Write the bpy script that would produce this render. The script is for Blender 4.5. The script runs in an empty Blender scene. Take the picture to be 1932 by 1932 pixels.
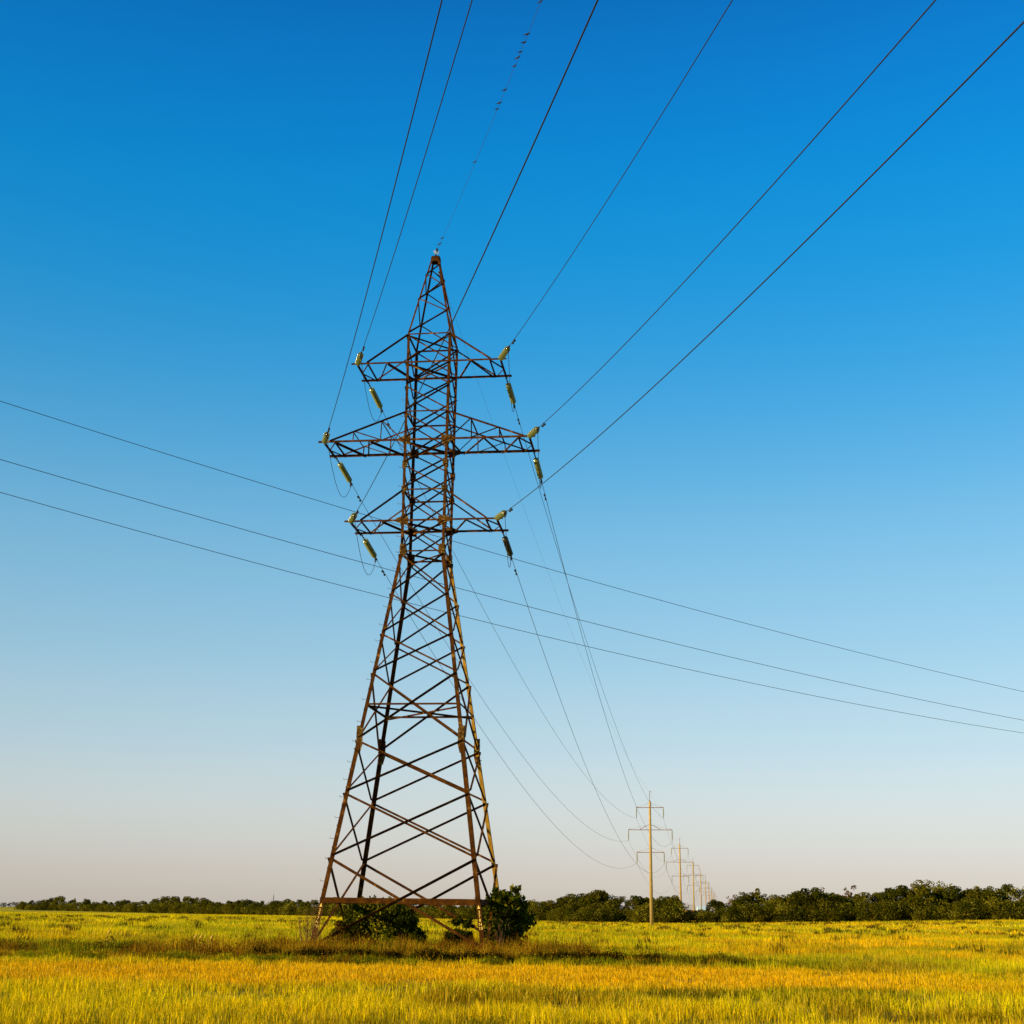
import bpy, bmesh, math, random
import numpy as np
from mathutils import Vector, Matrix

# ------------------------------------------------------------------ camera, sky, sun
C = bpy.context.scene.collection
sc = bpy.context.scene
F_PX, PITCH, ROLL, EYE = 2532.8, 0.29045, 0.01379, 1.65      # focal length for a 1932 px wide picture
cam_d = bpy.data.cameras.new('camera')
cam_d.sensor_width = 36.0
cam_d.lens = F_PX / 1932 * 36.0
cam_d.clip_start, cam_d.clip_end = 0.1, 30000
cam = bpy.data.objects.new('camera', cam_d)
C.objects.link(cam)
cam.matrix_world = Matrix.Translation((0, 0, EYE)) @ Matrix.Rotation(math.pi / 2 + PITCH, 4, 'X') @ Matrix.Rotation(ROLL, 4, 'Z')
sc.camera = cam

SUN_EL, SUN_AZ = math.radians(16), math.radians(180 + 59)    # azimuth clockwise from +Y: behind the camera, to the left
sun_dir = Vector((math.sin(SUN_AZ) * math.cos(SUN_EL), math.cos(SUN_AZ) * math.cos(SUN_EL), math.sin(SUN_EL)))
sun_d = bpy.data.lights.new('sun', 'SUN')
sun_d.energy, sun_d.angle, sun_d.color = 4.9, math.radians(0.5), (1.0, 0.79, 0.47)
sun = bpy.data.objects.new('sun', sun_d)
C.objects.link(sun)
sun.rotation_euler = sun_dir.to_track_quat('Z', 'Y').to_euler()

w = bpy.data.worlds.new('World')
sc.world = w
w.use_nodes = True
nt = w.node_tree
bg = nt.nodes['Background']
bg.inputs['Strength'].default_value = 0.1
sky = nt.nodes.new('ShaderNodeTexSky')
sky.sky_type = 'NISHITA'
sky.sun_disc = False
sky.sun_elevation = SUN_EL
sky.sun_rotation = SUN_AZ
sky.air_density, sky.dust_density, sky.ozone_density = 1.0, 0.6, 3.0
def lin(c):
    return tuple((v / 255 / 12.92) if v / 255 <= 0.04045 else ((v / 255 + 0.055) / 1.055) ** 2.4 for v in c)
geo = nt.nodes.new('ShaderNodeTexCoord')
sep = nt.nodes.new('ShaderNodeSeparateXYZ')
nt.links.new(geo.outputs['Generated'], sep.inputs[0])
ramp = nt.nodes.new('ShaderNodeValToRGB')
ramp.color_ramp.interpolation = 'B_SPLINE'
# clear evening sky: height above the horizon (degrees) -> colour
stops = [(0.0, (199, 190, 180)), (1.1, (209, 200, 189)), (2.6, (215, 214, 207)), (4.3, (212, 222, 221)), (6.4, (196, 220, 230)),
         (10.4, (160, 207, 231)), (16, (114, 186, 227)), (20.5, (70, 168, 224)), (25, (30, 154, 221)), (29.5, (0, 144, 217)),
         (33.5, (0, 129, 209)), (38, (0, 110, 191)), (55, (0, 78, 152)), (90, (0, 52, 115))]
el = ramp.color_ramp.elements
while len(el) < len(stops):
    el.new(0.5)
for e, (d, c) in zip(el, stops):
    e.position = math.sin(math.radians(d))
    e.color = (*lin(c), 1)
nt.links.new(sep.outputs['Z'], ramp.inputs['Fac'])
scale = nt.nodes.new('ShaderNodeVectorMath')
scale.operation = 'SCALE'
nt.links.new(ramp.outputs['Color'], scale.inputs[0])
side = nt.nodes.new('ShaderNodeMapRange')                    # the sky is a little deeper towards the left
side.inputs['From Min'].default_value, side.inputs['From Max'].default_value = -0.4, 0.4
side.inputs['To Min'].default_value, side.inputs['To Max'].default_value = 6.5, 8.2
nt.links.new(sep.outputs['X'], side.inputs['Value'])
nt.links.new(side.outputs['Result'], scale.inputs['Scale'])
mix = nt.nodes.new('ShaderNodeMix')
mix.data_type = 'RGBA'
mix.inputs['Factor'].default_value = 0.95
nt.links.new(sky.outputs['Color'], mix.inputs['A'])
nt.links.new(scale.outputs['Vector'], mix.inputs['B'])
nt.links.new(mix.outputs['Result'], bg.inputs['Color'])
sc.view_settings.view_transform = 'Standard'
sc.view_settings.look = 'None'
sc.view_settings.exposure = 0.42
sc.view_settings.gamma = 1.0
sc.cycles.max_bounces = 6
sc.cycles.transparent_max_bounces = 8

rng = np.random.default_rng(7)
random.seed(7)

# ------------------------------------------------------------------ helpers
def ray(x, y):
    """direction through a point of the 1932 px picture (used only to survey the place)"""
    dx, dy = x - 966, y - 966
    c, s = math.cos(ROLL), math.sin(ROLL)
    X, Y = c * dx + s * dy, -s * dx + c * dy
    a, u = X / F_PX, -Y / F_PX
    return np.array([a, math.cos(PITCH) - u * math.sin(PITCH), math.sin(PITCH) + u * math.cos(PITCH)])

def smooth(t):
    t = np.clip(t, 0, 1)
    return t * t * (3 - 2 * t)

def terrain(x, y):
    x, y = np.asarray(x, float), np.asarray(y, float)
    return 1.75 * smooth((x - 22) / 95) * smooth((y - 100) / 180)

_lat = {}
def noise(x, y, scale, seed=0):
    g = _lat.setdefault(seed, np.random.default_rng(1000 + seed).random((257, 257)))
    u, v = np.asarray(x) / scale + 1000.3, np.asarray(y) / scale + 1000.7
    i, j = np.floor(u).astype(int), np.floor(v).astype(int)
    fu, fv = smooth(u - i), smooth(v - j)
    i0, j0 = i % 256, j % 256
    return (g[i0, j0] * (1 - fu) * (1 - fv) + g[i0 + 1, j0] * fu * (1 - fv) + g[i0, j0 + 1] * (1 - fu) * fv + g[i0 + 1, j0 + 1] * fu * fv)

class MB:
    """collects shapes into one mesh"""
    def __init__(self):
        self.v, self.f = [], []
    def add(self, vs, fs):
        n = len(self.v)
        self.v += [tuple(p) for p in vs]
        self.f += [tuple(n + i for i in f) for f in fs]
        return self
    def prism(self, p0, p1, prof):
        """prof: list of offset vectors (closed outline)"""
        p0, p1 = Vector(p0), Vector(p1)
        n = len(prof)
        vs = [p0 + Vector(o) for o in prof] + [p1 + Vector(o) for o in prof]
        fs = [(i, (i + 1) % n, n + (i + 1) % n, n + i) for i in range(n)] + [tuple(range(n - 1, -1, -1)), tuple(range(n, 2 * n))]
        return self.add(vs, fs)
    def angle(self, p0, p1, da, db, a, t=None, a2=None):
        """steel angle: heel along p0-p1, flanges along da and db"""
        t = t or max(0.008, a * 0.1)
        a2 = a2 or a
        ax = (Vector(p1) - Vector(p0)).normalized()
        da = Vector(da); da = (da - ax * da.dot(ax)).normalized()
        db = Vector(db); db = (db - ax * db.dot(ax)); db = (db - da * db.dot(da)).normalized()
        return self.prism(p0, p1, [da * 0, da * a, da * a + db * t, da * t + db * t, da * t + db * a2, db * a2])
    def bar(self, p0, p1, wx, wy, up=(0, 0, 1)):
        ax = (Vector(p1) - Vector(p0)).normalized()
        up = Vector(up)
        if abs(ax.dot(up)) > 0.97: up = Vector((1, 0, 0))
        s = ax.cross(up).normalized() * wx / 2
        u = s.cross(ax).normalized() * wy / 2
        return self.prism(p0, p1, [-s - u, s - u, s + u, -s + u])
    def tube(self, pts, r, n=6, r1=None):
        pts = [Vector(p) for p in pts]
        m = len(pts)
        vs, fs = [], []
        for i, p in enumerate(pts):
            t = (pts[min(i + 1, m - 1)] - pts[max(i - 1, 0)]).normalized()
            ref = Vector((0, 0, 1)) if abs(t.z) < 0.9 else Vector((1, 0, 0))
            a = t.cross(ref).normalized(); b = a.cross(t)
            rr = r if r1 is None else r + (r1 - r) * i / (m - 1)
            for k in range(n):
                q = 2 * math.pi * k / n
                vs.append(p + (a * math.cos(q) + b * math.sin(q)) * rr)
        for i in range(m - 1):
            for k in range(n):
                fs.append((i * n + k, i * n + (k + 1) % n, (i + 1) * n + (k + 1) % n, (i + 1) * n + k))
        fs += [tuple(range(n - 1, -1, -1)), tuple((m - 1) * n + k for k in range(n))]
        return self.add(vs, fs)
    def lathe(self, prof, o, ax, n=16):
        """prof: (distance along ax, radius)"""
        o, ax = Vector(o), Vector(ax).normalized()
        ref = Vector((0, 0, 1)) if abs(ax.z) < 0.9 else Vector((1, 0, 0))
        a = ax.cross(ref).normalized(); b = ax.cross(a)
        vs = [o + ax * d + (a * math.cos(2 * math.pi * k / n) + b * math.sin(2 * math.pi * k / n)) * r for d, r in prof for k in range(n)]
        fs = [(i * n + k, i * n + (k + 1) % n, (i + 1) * n + (k + 1) % n, (i + 1) * n + k) for i in range(len(prof) - 1) for k in range(n)]
        fs += [tuple(range(n - 1, -1, -1)), tuple((len(prof) - 1) * n + k for k in range(n))]
        return self.add(vs, fs)
    def mesh(self, name):
        me = bpy.data.meshes.new(name)
        me.from_pydata(self.v, [], self.f)
        b = bmesh.new(); b.from_mesh(me)
        bmesh.ops.recalc_face_normals(b, faces=b.faces)
        b.to_mesh(me); b.free()
        return me
    def build(self, name, mat, parent=None, smooth_=False):
        me = self.mesh(name)
        me.materials.append(mat)
        if smooth_:
            me.polygons.foreach_set('use_smooth', [True] * len(me.polygons))
        return obj(name, me, parent)

def obj(name, me, parent=None):
    o = bpy.data.objects.new(name, me)
    C.objects.link(o)
    if parent is not None:
        o.parent = parent                   # vertices are written in the parent's own frame
    return o

def tag(o, label=None, cat=None, group=None, kind=None):
    if label: o['label'] = label
    if cat: o['category'] = cat
    if group: o['group'] = group
    if kind: o['kind'] = kind
    return o

def empty(name, loc=(0, 0, 0), rz=0.0):
    o = bpy.data.objects.new(name, None)
    C.objects.link(o)
    o.location = loc
    o.rotation_euler = (0, 0, rz)
    o.empty_display_size = 0.3
    return o

def np_mesh(name, verts, faces_list, cols=None):
    """verts (n,3); faces_list: list of (m,k) index arrays; cols (n,3) real surface colour per vertex"""
    me = bpy.data.meshes.new(name)
    me.vertices.add(len(verts))
    me.vertices.foreach_set('co', np.ascontiguousarray(verts, np.float32).ravel())
    idx = np.concatenate([f.ravel() for f in faces_list]).astype(np.int32)
    sizes = np.concatenate([np.full(len(f), f.shape[1]) for f in faces_list])
    starts = np.concatenate([[0], np.cumsum(sizes)[:-1]]).astype(np.int32)
    me.loops.add(len(idx))
    me.loops.foreach_set('vertex_index', idx)
    me.polygons.add(len(sizes))
    me.polygons.foreach_set('loop_start', starts)
    me.update(calc_edges=True)
    if cols is not None:
        a = me.attributes.new('Col', 'FLOAT_COLOR', 'POINT')
        a.data.foreach_set('color', np.concatenate([cols, np.ones((len(cols), 1))], 1).astype(np.float32).ravel())
    return me

# ------------------------------------------------------------------ materials
def new_mat(name):
    m = bpy.data.materials.new(name)
    m.use_nodes = True
    return m, m.node_tree, m.node_tree.nodes['Principled BSDF']

def mat_noise(name, c1, c2, scale=6.0, rough=0.7, metal=0.0, c3=None, detail=6.0, bump=0.0, lo=0.35, hi=0.65, spec=0.4):
    m, t, p = new_mat(name)
    n = t.nodes.new('ShaderNodeTexNoise'); n.inputs['Scale'].default_value = scale; n.inputs['Detail'].default_value = detail
    tc = t.nodes.new('ShaderNodeTexCoord'); t.links.new(tc.outputs['Object'], n.inputs['Vector'])
    r = t.nodes.new('ShaderNodeValToRGB')
    r.color_ramp.elements[0].position, r.color_ramp.elements[1].position = lo, hi
    r.color_ramp.elements[0].color, r.color_ramp.elements[1].color = (*c1, 1), (*c2, 1)
    if c3:
        e = r.color_ramp.elements.new(min(0.97, hi + 0.08)); e.color = (*c3, 1)
    t.links.new(n.outputs['Fac'], r.inputs['Fac'])
    t.links.new(r.outputs['Color'], p.inputs['Base Color'])
    p.inputs['Roughness'].default_value = rough
    p.inputs['Metallic'].default_value = metal
    p.inputs['Specular IOR Level'].default_value = spec
    if bump:
        b = t.nodes.new('ShaderNodeBump'); b.inputs['Strength'].default_value = bump; b.inputs['Distance'].default_value = 0.01
        t.links.new(n.outputs['Fac'], b.inputs['Height']); t.links.new(b.outputs['Normal'], p.inputs['Normal'])
    return m

def mat_leaf(name, trans=0.35, gloss=0.06, rough=0.45):
    m, t, p = new_mat(name)
    t.nodes.remove(p)
    a = t.nodes.new('ShaderNodeAttribute'); a.attribute_name = 'Col'
    oi = t.nodes.new('ShaderNodeObjectInfo')
    hsv = t.nodes.new('ShaderNodeHueSaturation')
    mr = t.nodes.new('ShaderNodeMapRange'); mr.inputs['To Min'].default_value = 0.75; mr.inputs['To Max'].default_value = 1.25
    t.links.new(oi.outputs['Random'], mr.inputs['Value']); t.links.new(mr.outputs['Result'], hsv.inputs['Value'])
    t.links.new(a.outputs['Color'], hsv.inputs['Color'])
    d = t.nodes.new('ShaderNodeBsdfDiffuse'); tr = t.nodes.new('ShaderNodeBsdfTranslucent'); g = t.nodes.new('ShaderNodeBsdfGlossy')
    g.inputs['Roughness'].default_value = rough
    m1 = t.nodes.new('ShaderNodeMixShader'); m1.inputs[0].default_value = trans
    m2 = t.nodes.new('ShaderNodeMixShader'); m2.inputs[0].default_value = gloss
    for s in (d, tr): t.links.new(hsv.outputs['Color'], s.inputs['Color'])
    t.links.new(d.outputs[0], m1.inputs[1]); t.links.new(tr.outputs[0], m1.inputs[2])
    t.links.new(m1.outputs[0], m2.inputs[1]); t.links.new(g.outputs[0], m2.inputs[2])
    t.links.new(m2.outputs[0], t.nodes['Material Output'].inputs['Surface'])
    return m

M_RUST = mat_noise('rusty_steel', (0.038, 0.0125, 0.001), (0.086, 0.030, 0.002), 3.5, 0.85, 0.0, (0.22, 0.11, 0.02), bump=0.25, lo=0.38, hi=0.62, spec=0.06)
M_OCHRE = mat_noise('ochre_steel', (0.26, 0.14, 0.01), (0.44, 0.25, 0.02), 2.5, 0.6, 0.0, spec=0.15)
M_PLATE = mat_noise('rusty_plate', (0.06, 0.026, 0.003), (0.15, 0.08, 0.01), 9.0, 0.7, 0.0, (0.28, 0.19, 0.07), bump=0.3, lo=0.4, hi=0.6, spec=0.08)
M_DARK = mat_noise('dark_fitting_steel', (0.012, 0.009, 0.007), (0.035, 0.022, 0.014), 20, 0.6, 0.3)
M_WIRE = mat_noise('weathered_aluminium_strand', (0.022, 0.022, 0.024), (0.038, 0.036, 0.036), 40, 0.6, 0.0, spec=0.15)
M_WIREF = mat_noise('dull_wire', (0.03, 0.035, 0.04), (0.05, 0.055, 0.06), 40, 0.7, 0.0)
M_PAINT = mat_noise('yellow_marking_paint', (0.75, 0.50, 0.06), (0.85, 0.62, 0.12), 30, 0.6)
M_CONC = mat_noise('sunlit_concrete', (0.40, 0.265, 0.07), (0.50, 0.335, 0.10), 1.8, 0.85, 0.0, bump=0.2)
M_ARM = mat_noise('pole_arm_steel', (0.14, 0.075, 0.035), (0.24, 0.13, 0.06), 4, 0.7)
M_BIRD = mat_noise('bird_plumage', (0.01, 0.008, 0.01), (0.03, 0.022, 0.022), 30, 0.7)
M_BARK = mat_noise('bark', (0.05, 0.03, 0.015), (0.11, 0.07, 0.03), 8, 0.9, bump=0.4)
M_LEAF = mat_leaf('tree_leaves', 0.30, 0.0)
M_BUSH = mat_leaf('bush_leaves', 0.25, 0.0)
M_GRASS = mat_leaf('field_grass', 0.40, 0.0)
M_GLASS, t, p = new_mat('insulator_glass')
p.inputs['Base Color'].default_value = (0.33, 0.36, 0.11, 1)
p.inputs['Roughness'].default_value = 0.12
p.inputs['Transmission Weight'].default_value = 0.5
p.inputs['IOR'].default_value = 1.5
M_GLASSC, t, p = new_mat('clear_insulator_glass')
p.inputs['Base Color'].default_value = (0.85, 0.9, 0.82, 1)
p.inputs['Roughness'].default_value = 0.08
p.inputs['Transmission Weight'].default_value = 0.75
M_INSF = mat_noise('far_insulator_glass', (0.20, 0.19, 0.07), (0.30, 0.28, 0.1), 30, 0.3)

# ground: soil and short dry growth between the blades, real colour patches of the field
def field_colour(x, y, jitter=None):
    """base colour of the crop: gold stubble, yellow-green regrowth, darker weedy patches"""
    x, y = np.asarray(x, float), np.asarray(y, float)
    d = np.hypot(x, y)
    n1 = noise(x, y, 9, 1) * 0.5 + noise(x, y, 3.2, 2) * 0.3 + noise(x, y, 1.1, 3) * 0.2
    n2 = noise(x, y, 14, 4) * 0.5 + noise(x, y, 4.0, 5) * 0.3 + noise(x, y, 1.4, 6) * 0.2
    gold, ygreen, green, brown = (np.array(c) for c in ((0.76, 0.42, 0.003), (0.68, 0.53, 0.003), (0.30, 0.295, 0.003), (0.24, 0.12, 0.004)))
    edge = 33.0 + 1.6 * (noise(x, y, 5, 7) - 0.5) * 2 - 0.02 * x
    band = smooth((d - edge + 1.5) / 3) * (1 - smooth((d - 43.2 - 0.05 * np.clip(x, -10, 40)) / 3.0)) * (1 - 0.65 * smooth((x - 7) / 9))
    g = np.clip((n2 - 0.44) / 0.16, 0, 1)
    g = g * (0.80 + 0.20 * smooth((30 - x) / 60))
    g = g * (1 - band)
    col = ygreen * (1 - g)[..., None] + green * g[..., None]
    gl = np.clip((n1 - 0.47) / 0.16, 0, 1)
    gl = np.maximum(gl * (0.55 + 0.45 * smooth((x + 20) / 50)) * (1 - 0.5 * smooth((34 - d) / 4)), band)
    col = col * (1 - gl)[..., None] + gold * gl[..., None]
    br = np.clip((noise(x, y, 2.3, 8) - 0.66) / 0.2, 0, 1) * (1 - 0.7 * band)
    col = col * (1 - br * 0.75)[..., None] + brown * (br * 0.75)[..., None]
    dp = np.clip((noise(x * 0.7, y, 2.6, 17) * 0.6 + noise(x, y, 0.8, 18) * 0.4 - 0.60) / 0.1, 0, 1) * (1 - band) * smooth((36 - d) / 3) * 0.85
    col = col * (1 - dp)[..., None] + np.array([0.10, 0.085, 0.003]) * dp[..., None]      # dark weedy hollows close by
    streak = noise(x / 2.2, y, 5.5, 15) * 0.6 + noise(x, y * 0.9, 2.0, 16) * 0.4     # thin weedy streaks farther out
    st = np.clip((streak - 0.56) / 0.12, 0, 1) * smooth((d - 50) / 30) * 0.5
    col = col * (1 - st)[..., None] + np.array([0.22, 0.21, 0.004]) * st[..., None]
    return col, band, g

def strip_mask(x, y):
    """the unploughed strip of tall weeds round the tower"""
    yc = 50.6 + 0.02 * x
    half = 6.2 + 1.6 * (noise(x, y, 4, 11) - 0.5)
    lat = smooth((x + 25) / 6) * (1 - smooth((x - 3.5) / 4))
    m = smooth((half - np.abs(y - yc)) / 1.5) * lat
    tail = smooth((2.2 - np.abs(y - (48.2 + 0.05 * x))) / 1.2) * (1 - smooth((x - 9) / 5)) * smooth((x - 1) / 2)
    base = smooth((1.0 - np.hypot((x + 4.0) / 7.0, (y - 60.0) / 6.0)) / 0.25)
    return np.maximum(np.maximum(m, tail), base)

gx = np.concatenate([-np.geomspace(9000, 62, 30), np.arange(-60, 60.1, 1.5), np.geomspace(62, 9000, 30)])
gy = np.concatenate([[-3000, -800, -200, -60, -20, 0, 8], np.arange(12, 110, 1.5), np.geomspace(111, 9000, 60)])
GX, GY = np.meshgrid(gx, gy)
V = np.stack([GX.ravel(), GY.ravel(), terrain(GX, GY).ravel()], 1)
nx, ny = len(gx), len(gy)
I = np.arange((nx) * (ny)).reshape(ny, nx)
Fq = np.stack([I[:-1, :-1].ravel(), I[:-1, 1:].ravel(), I[1:, 1:].ravel(), I[1:, :-1].ravel()], 1)
cg, _, _ = field_colour(V[:, 0], V[:, 1])
sm = strip_mask(V[:, 0], V[:, 1])
soil = np.array([0.075, 0.05, 0.008])
near = (1 - smooth((np.hypot(V[:, 0], V[:, 1]) - 44) / 50))
cg = cg * (1 - 0.6 * near)[:, None] + soil * (0.6 * near)[:, None]
cg = cg * (1 - 0.6 * sm)[:, None] + np.array([0.06, 0.04, 0.006]) * (0.6 * sm)[:, None]
me = np_mesh('field_ground', V, [Fq], cg)
m, t, p = new_mat('field_soil')
a = t.nodes.new('ShaderNodeAttribute'); a.attribute_name = 'Col'
tc = t.nodes.new('ShaderNodeTexCoord')
n = t.nodes.new('ShaderNodeTexNoise'); n.inputs['Scale'].default_value = 0.35; n.inputs['Detail'].default_value = 10
mp = t.nodes.new('ShaderNodeMapping'); mp.inputs['Scale'].default_value = (1, 0.35, 1)
t.links.new(tc.outputs['Object'], mp.inputs[0]); t.links.new(mp.outputs[0], n.inputs['Vector'])
mr = t.nodes.new('ShaderNodeMapRange'); mr.inputs['From Min'].default_value = 0.35; mr.inputs['From Max'].default_value = 0.65
mr.inputs['To Min'].default_value = 0.6; mr.inputs['To Max'].default_value = 1.25
t.links.new(n.outputs['Fac'], mr.inputs['Value'])
hs = t.nodes.new('ShaderNodeHueSaturation')
t.links.new(a.outputs['Color'], hs.inputs['Color']); t.links.new(mr.outputs['Result'], hs.inputs['Value'])
t.links.new(hs.outputs['Color'], p.inputs['Base Color'])
p.inputs['Roughness'].default_value = 0.95
p.inputs['Specular IOR Level'].default_value = 0.05
me.materials.append(m)
tag(obj('field_ground', me), 'wide flat farm field of yellow green stubble reaching the horizon', 'field', kind='structure')

# ------------------------------------------------------------------ lattice pylon
TX, TY, PHI = -4.026, 61.44, 0.12408
TR = np.array([math.cos(PHI), -math.sin(PHI), 0.0])      # along the crossarms
TF = np.array([math.sin(PHI), math.cos(PHI), 0.0])       # along the line
Z_TOP, Z_KINK, W_TOP, W_KINK, W_N6, Z_N6 = 28.745, 17.79, 1.085, 1.035, 3.127, 3.83
Z_APEX, W_APEX = 33.42, 0.165
def half(z):
    if z > Z_TOP: return W_TOP + (W_APEX - W_TOP) * (z - Z_TOP) / (Z_APEX - Z_TOP)
    if z > Z_KINK: return W_KINK + (W_TOP - W_KINK) * (z - Z_KINK) / (Z_TOP - Z_KINK)
    return W_KINK + (W_N6 - W_KINK) * (Z_KINK - z) / (Z_KINK - Z_N6)

pylon = tag(empty('lattice_pylon', (TX, TY, 0), -PHI), 'tall rusty brown steel lattice pylon with three crossarms standing in the field', 'pylon')
def corner(sx, sy, z, off=0.0):
    h = half(z) + off
    return Vector((sx * h, sy * h, z))
Vx, Vy, Vz = Vector((1, 0, 0)), Vector((0, 1, 0)), Vector((0, 0, 1))

def plate(mb, c, u, v, n, pts, th=0.012):
    c, u, v, n = Vector(c), Vector(u), Vector(v), Vector(n)
    a = [c + u * x + v * y for x, y in pts]
    k = len(a)
    mb.add(a + [q + n * th for q in a], [tuple(range(k - 1, -1, -1)), tuple(range(k, 2 * k))] + [(i, (i + 1) % k, k + (i + 1) % k, k + i) for i in range(k)])
    return mb
def bolt(mb, p, n, r=0.022, l=0.03):
    return mb.lathe([(0, r), (l, r)], p, n, 6)

legs = {}
for sx, sy in ((-1, -1), (1, -1), (-1, 1), (1, 1)):
    mb = MB()
    for z0, z1, a in ((-0.3, 8.88, 0.19), (8.88, Z_KINK, 0.165), (Z_KINK, Z_TOP, 0.13), (Z_TOP, Z_APEX, 0.085)):
        mb.angle(corner(sx, sy, z0), corner(sx, sy, z1), Vx * -sx, Vy * -sy, a)
    # concrete footing stub of the leg and stray bolt heads
    mb.lathe([(-0.3, 0.34), (0.12, 0.3)], corner(sx, sy, 0), Vz, 12)
    for k in range(26):
        z = random.uniform(1.0, 28.5); c = corner(sx, sy, z)
        bolt(mb, c + Vector((-sx * random.uniform(0.03, 0.1), 0.0, 0)), Vy * sy, 0.014, 0.016)
    legs[sx, sy] = mb.build('leg', M_RUST, pylon)
# far right leg is a paler ochre on the inside of its lower flange
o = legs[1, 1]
o['label'] = 'pylon leg with pale ochre inner face'
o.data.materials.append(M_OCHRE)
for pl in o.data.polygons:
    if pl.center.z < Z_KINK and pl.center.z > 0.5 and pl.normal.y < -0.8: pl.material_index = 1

# climbing pegs on the near left leg
z, k = 2.05, 0
while z < 27.5:
    c = corner(-1, -1, z); mb = MB()
    if k % 2 == 0:
        s = c + Vector((0, 0.06, 0)); mb.tube([s, s - Vx * 0.17, s - Vx * 0.20 + Vz * 0.02, s - Vx * 0.205 + Vz * 0.07], 0.0095, 5)
    else:
        s = c + Vector((0.05, 0, 0)); mb.tube([s, s - Vy * 0.17, s - Vy * 0.20 + Vz * 0.02, s - Vy * 0.205 + Vz * 0.07], 0.0095, 5)
    mb.build('climbing_peg', M_PLATE, legs[-1, -1])
    z += random.choice((0.38, 0.42, 0.5)); k += 1

FACES = [(-Vy, Vx, (-1, -1), (1, -1)), (Vx, Vy, (1, -1), (1, 1)), (Vy, -Vx, (1, 1), (-1, 1)), (-Vx, -Vy, (-1, 1), (-1, -1))]
def brace(face, z0, z1, lr, a, name, inset=0.05, flip=False):
    """diagonal on a face; lr True: rises from the first corner to the second"""
    n, u, ca, cb = face
    A, B = (ca, cb) if lr else (cb, ca)
    def pt(c, z):
        q = corner(c[0], c[1], z)
        return q + (u if c == ca else -u) * inset
    p0, p1 = pt(A, z0), pt(B, z1)
    ax = (p1 - p0).normalized()
    up = n.cross(ax).normalized()
    if up.z < 0: up = -up
    far_side = n.y > 0.5
    out = n if lr else -n
    if far_side: out = -n if not lr else n      # seen from inside
    off = n * (0.004 if (out.dot(n) > 0) else -0.022)
    mb = MB().angle(p0 + off + up * a / 2, p1 + off + up * a / 2, -up, out, a, a * 0.13)
    for q, s in ((p0, 1), (p1, -1)):
        for d in (0.05, 0.12):
            bolt(mb, q + ax * d * s + off, n, 0.015, 0.03)
    return mb.build(name, M_RUST, pylon)
LOW = [0.15, Z_N6, 6.566, 8.88, 11.93, 13.77, 15.71, Z_KINK]
for i in range(len(LOW) - 1):
    a = (0.11, 0.095, 0.09, 0.09, 0.078, 0.074, 0.074)[i]
    for fc in FACES:
        zt = LOW[i + 1] - (0.12 if i == len(LOW) - 2 else 0.0)
        brace(fc, LOW[i] + 0.06, zt - 0.06, True, a, 'diagonal_brace')
        brace(fc, LOW[i] + 0.06, zt - 0.06, False, a, 'diagonal_brace')
BODY = [Z_KINK, 19.26, 20.78, 22.05, 23.27, 24.72, 26.06, 27.26, Z_TOP]
for i in range(len(BODY) - 1):
    for fc in FACES:
        for lr in (True, False):
            brace(fc, BODY[i] + 0.09, BODY[i + 1] - 0.05, lr, 0.068, 'body_brace', 0.04)
PEAK = [Z_TOP + 0.1, 30.05, 30.85, 31.65, 32.3, 32.85]
for i in range(len(PEAK) - 1):
    for j, fc in enumerate(FACES):
        brace(fc, PEAK[i], PEAK[i + 1], (i + j) % 2 == 0, 0.058, 'peak_brace', 0.03)

def horiz(z, a, faces, name, inset=0.03, two=False):
    for fc in faces:
        n, u, ca, cb = fc
        p0, p1 = corner(*ca, z) + u * inset + n * 0.006, corner(*cb, z) - u * inset + n * 0.006
        mb = MB().angle(p0 + Vz * a / 2, p1 + Vz * a / 2, -Vz, -n, a, a * 0.12)
        if two: mb.angle(p0 + Vz * (a / 2 + 0.004), p1 + Vz * (a / 2 + 0.004), Vz, -n, a * 0.7, a * 0.12)
        mb.build(name, M_RUST, pylon)
horiz(2.03, 0.13, FACES, 'belt_beam', two=True)
horiz(10.47, 0.085, FACES, 'belt_beam')
for z in (Z_KINK - 0.02, 20.78, 24.72, Z_TOP):
    horiz(z, 0.07, FACES, 'belt_beam')
def plan_cross(z, a):
    for q, s in (((-1, -1), (1, 1)), ((1, -1), (-1, 1))):
        k = 0.0 if q == (-1, -1) else 0.05
        p0, p1 = corner(*q, z - k), corner(*s, z - k)
        d = (p1 - p0).normalized()
        MB().angle(p0 + d * 0.1, p1 - d * 0.1, d.cross(Vz), -Vz, a, a * 0.12).build('plan_brace', M_RUST, pylon)
for z, a in ((10.43, 0.08), (Z_KINK - 0.08, 0.075), (19.2, 0.09), (23.2, 0.1), (27.2, 0.09), (Z_TOP - 0.05, 0.06)):
    plan_cross(z, a)

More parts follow.
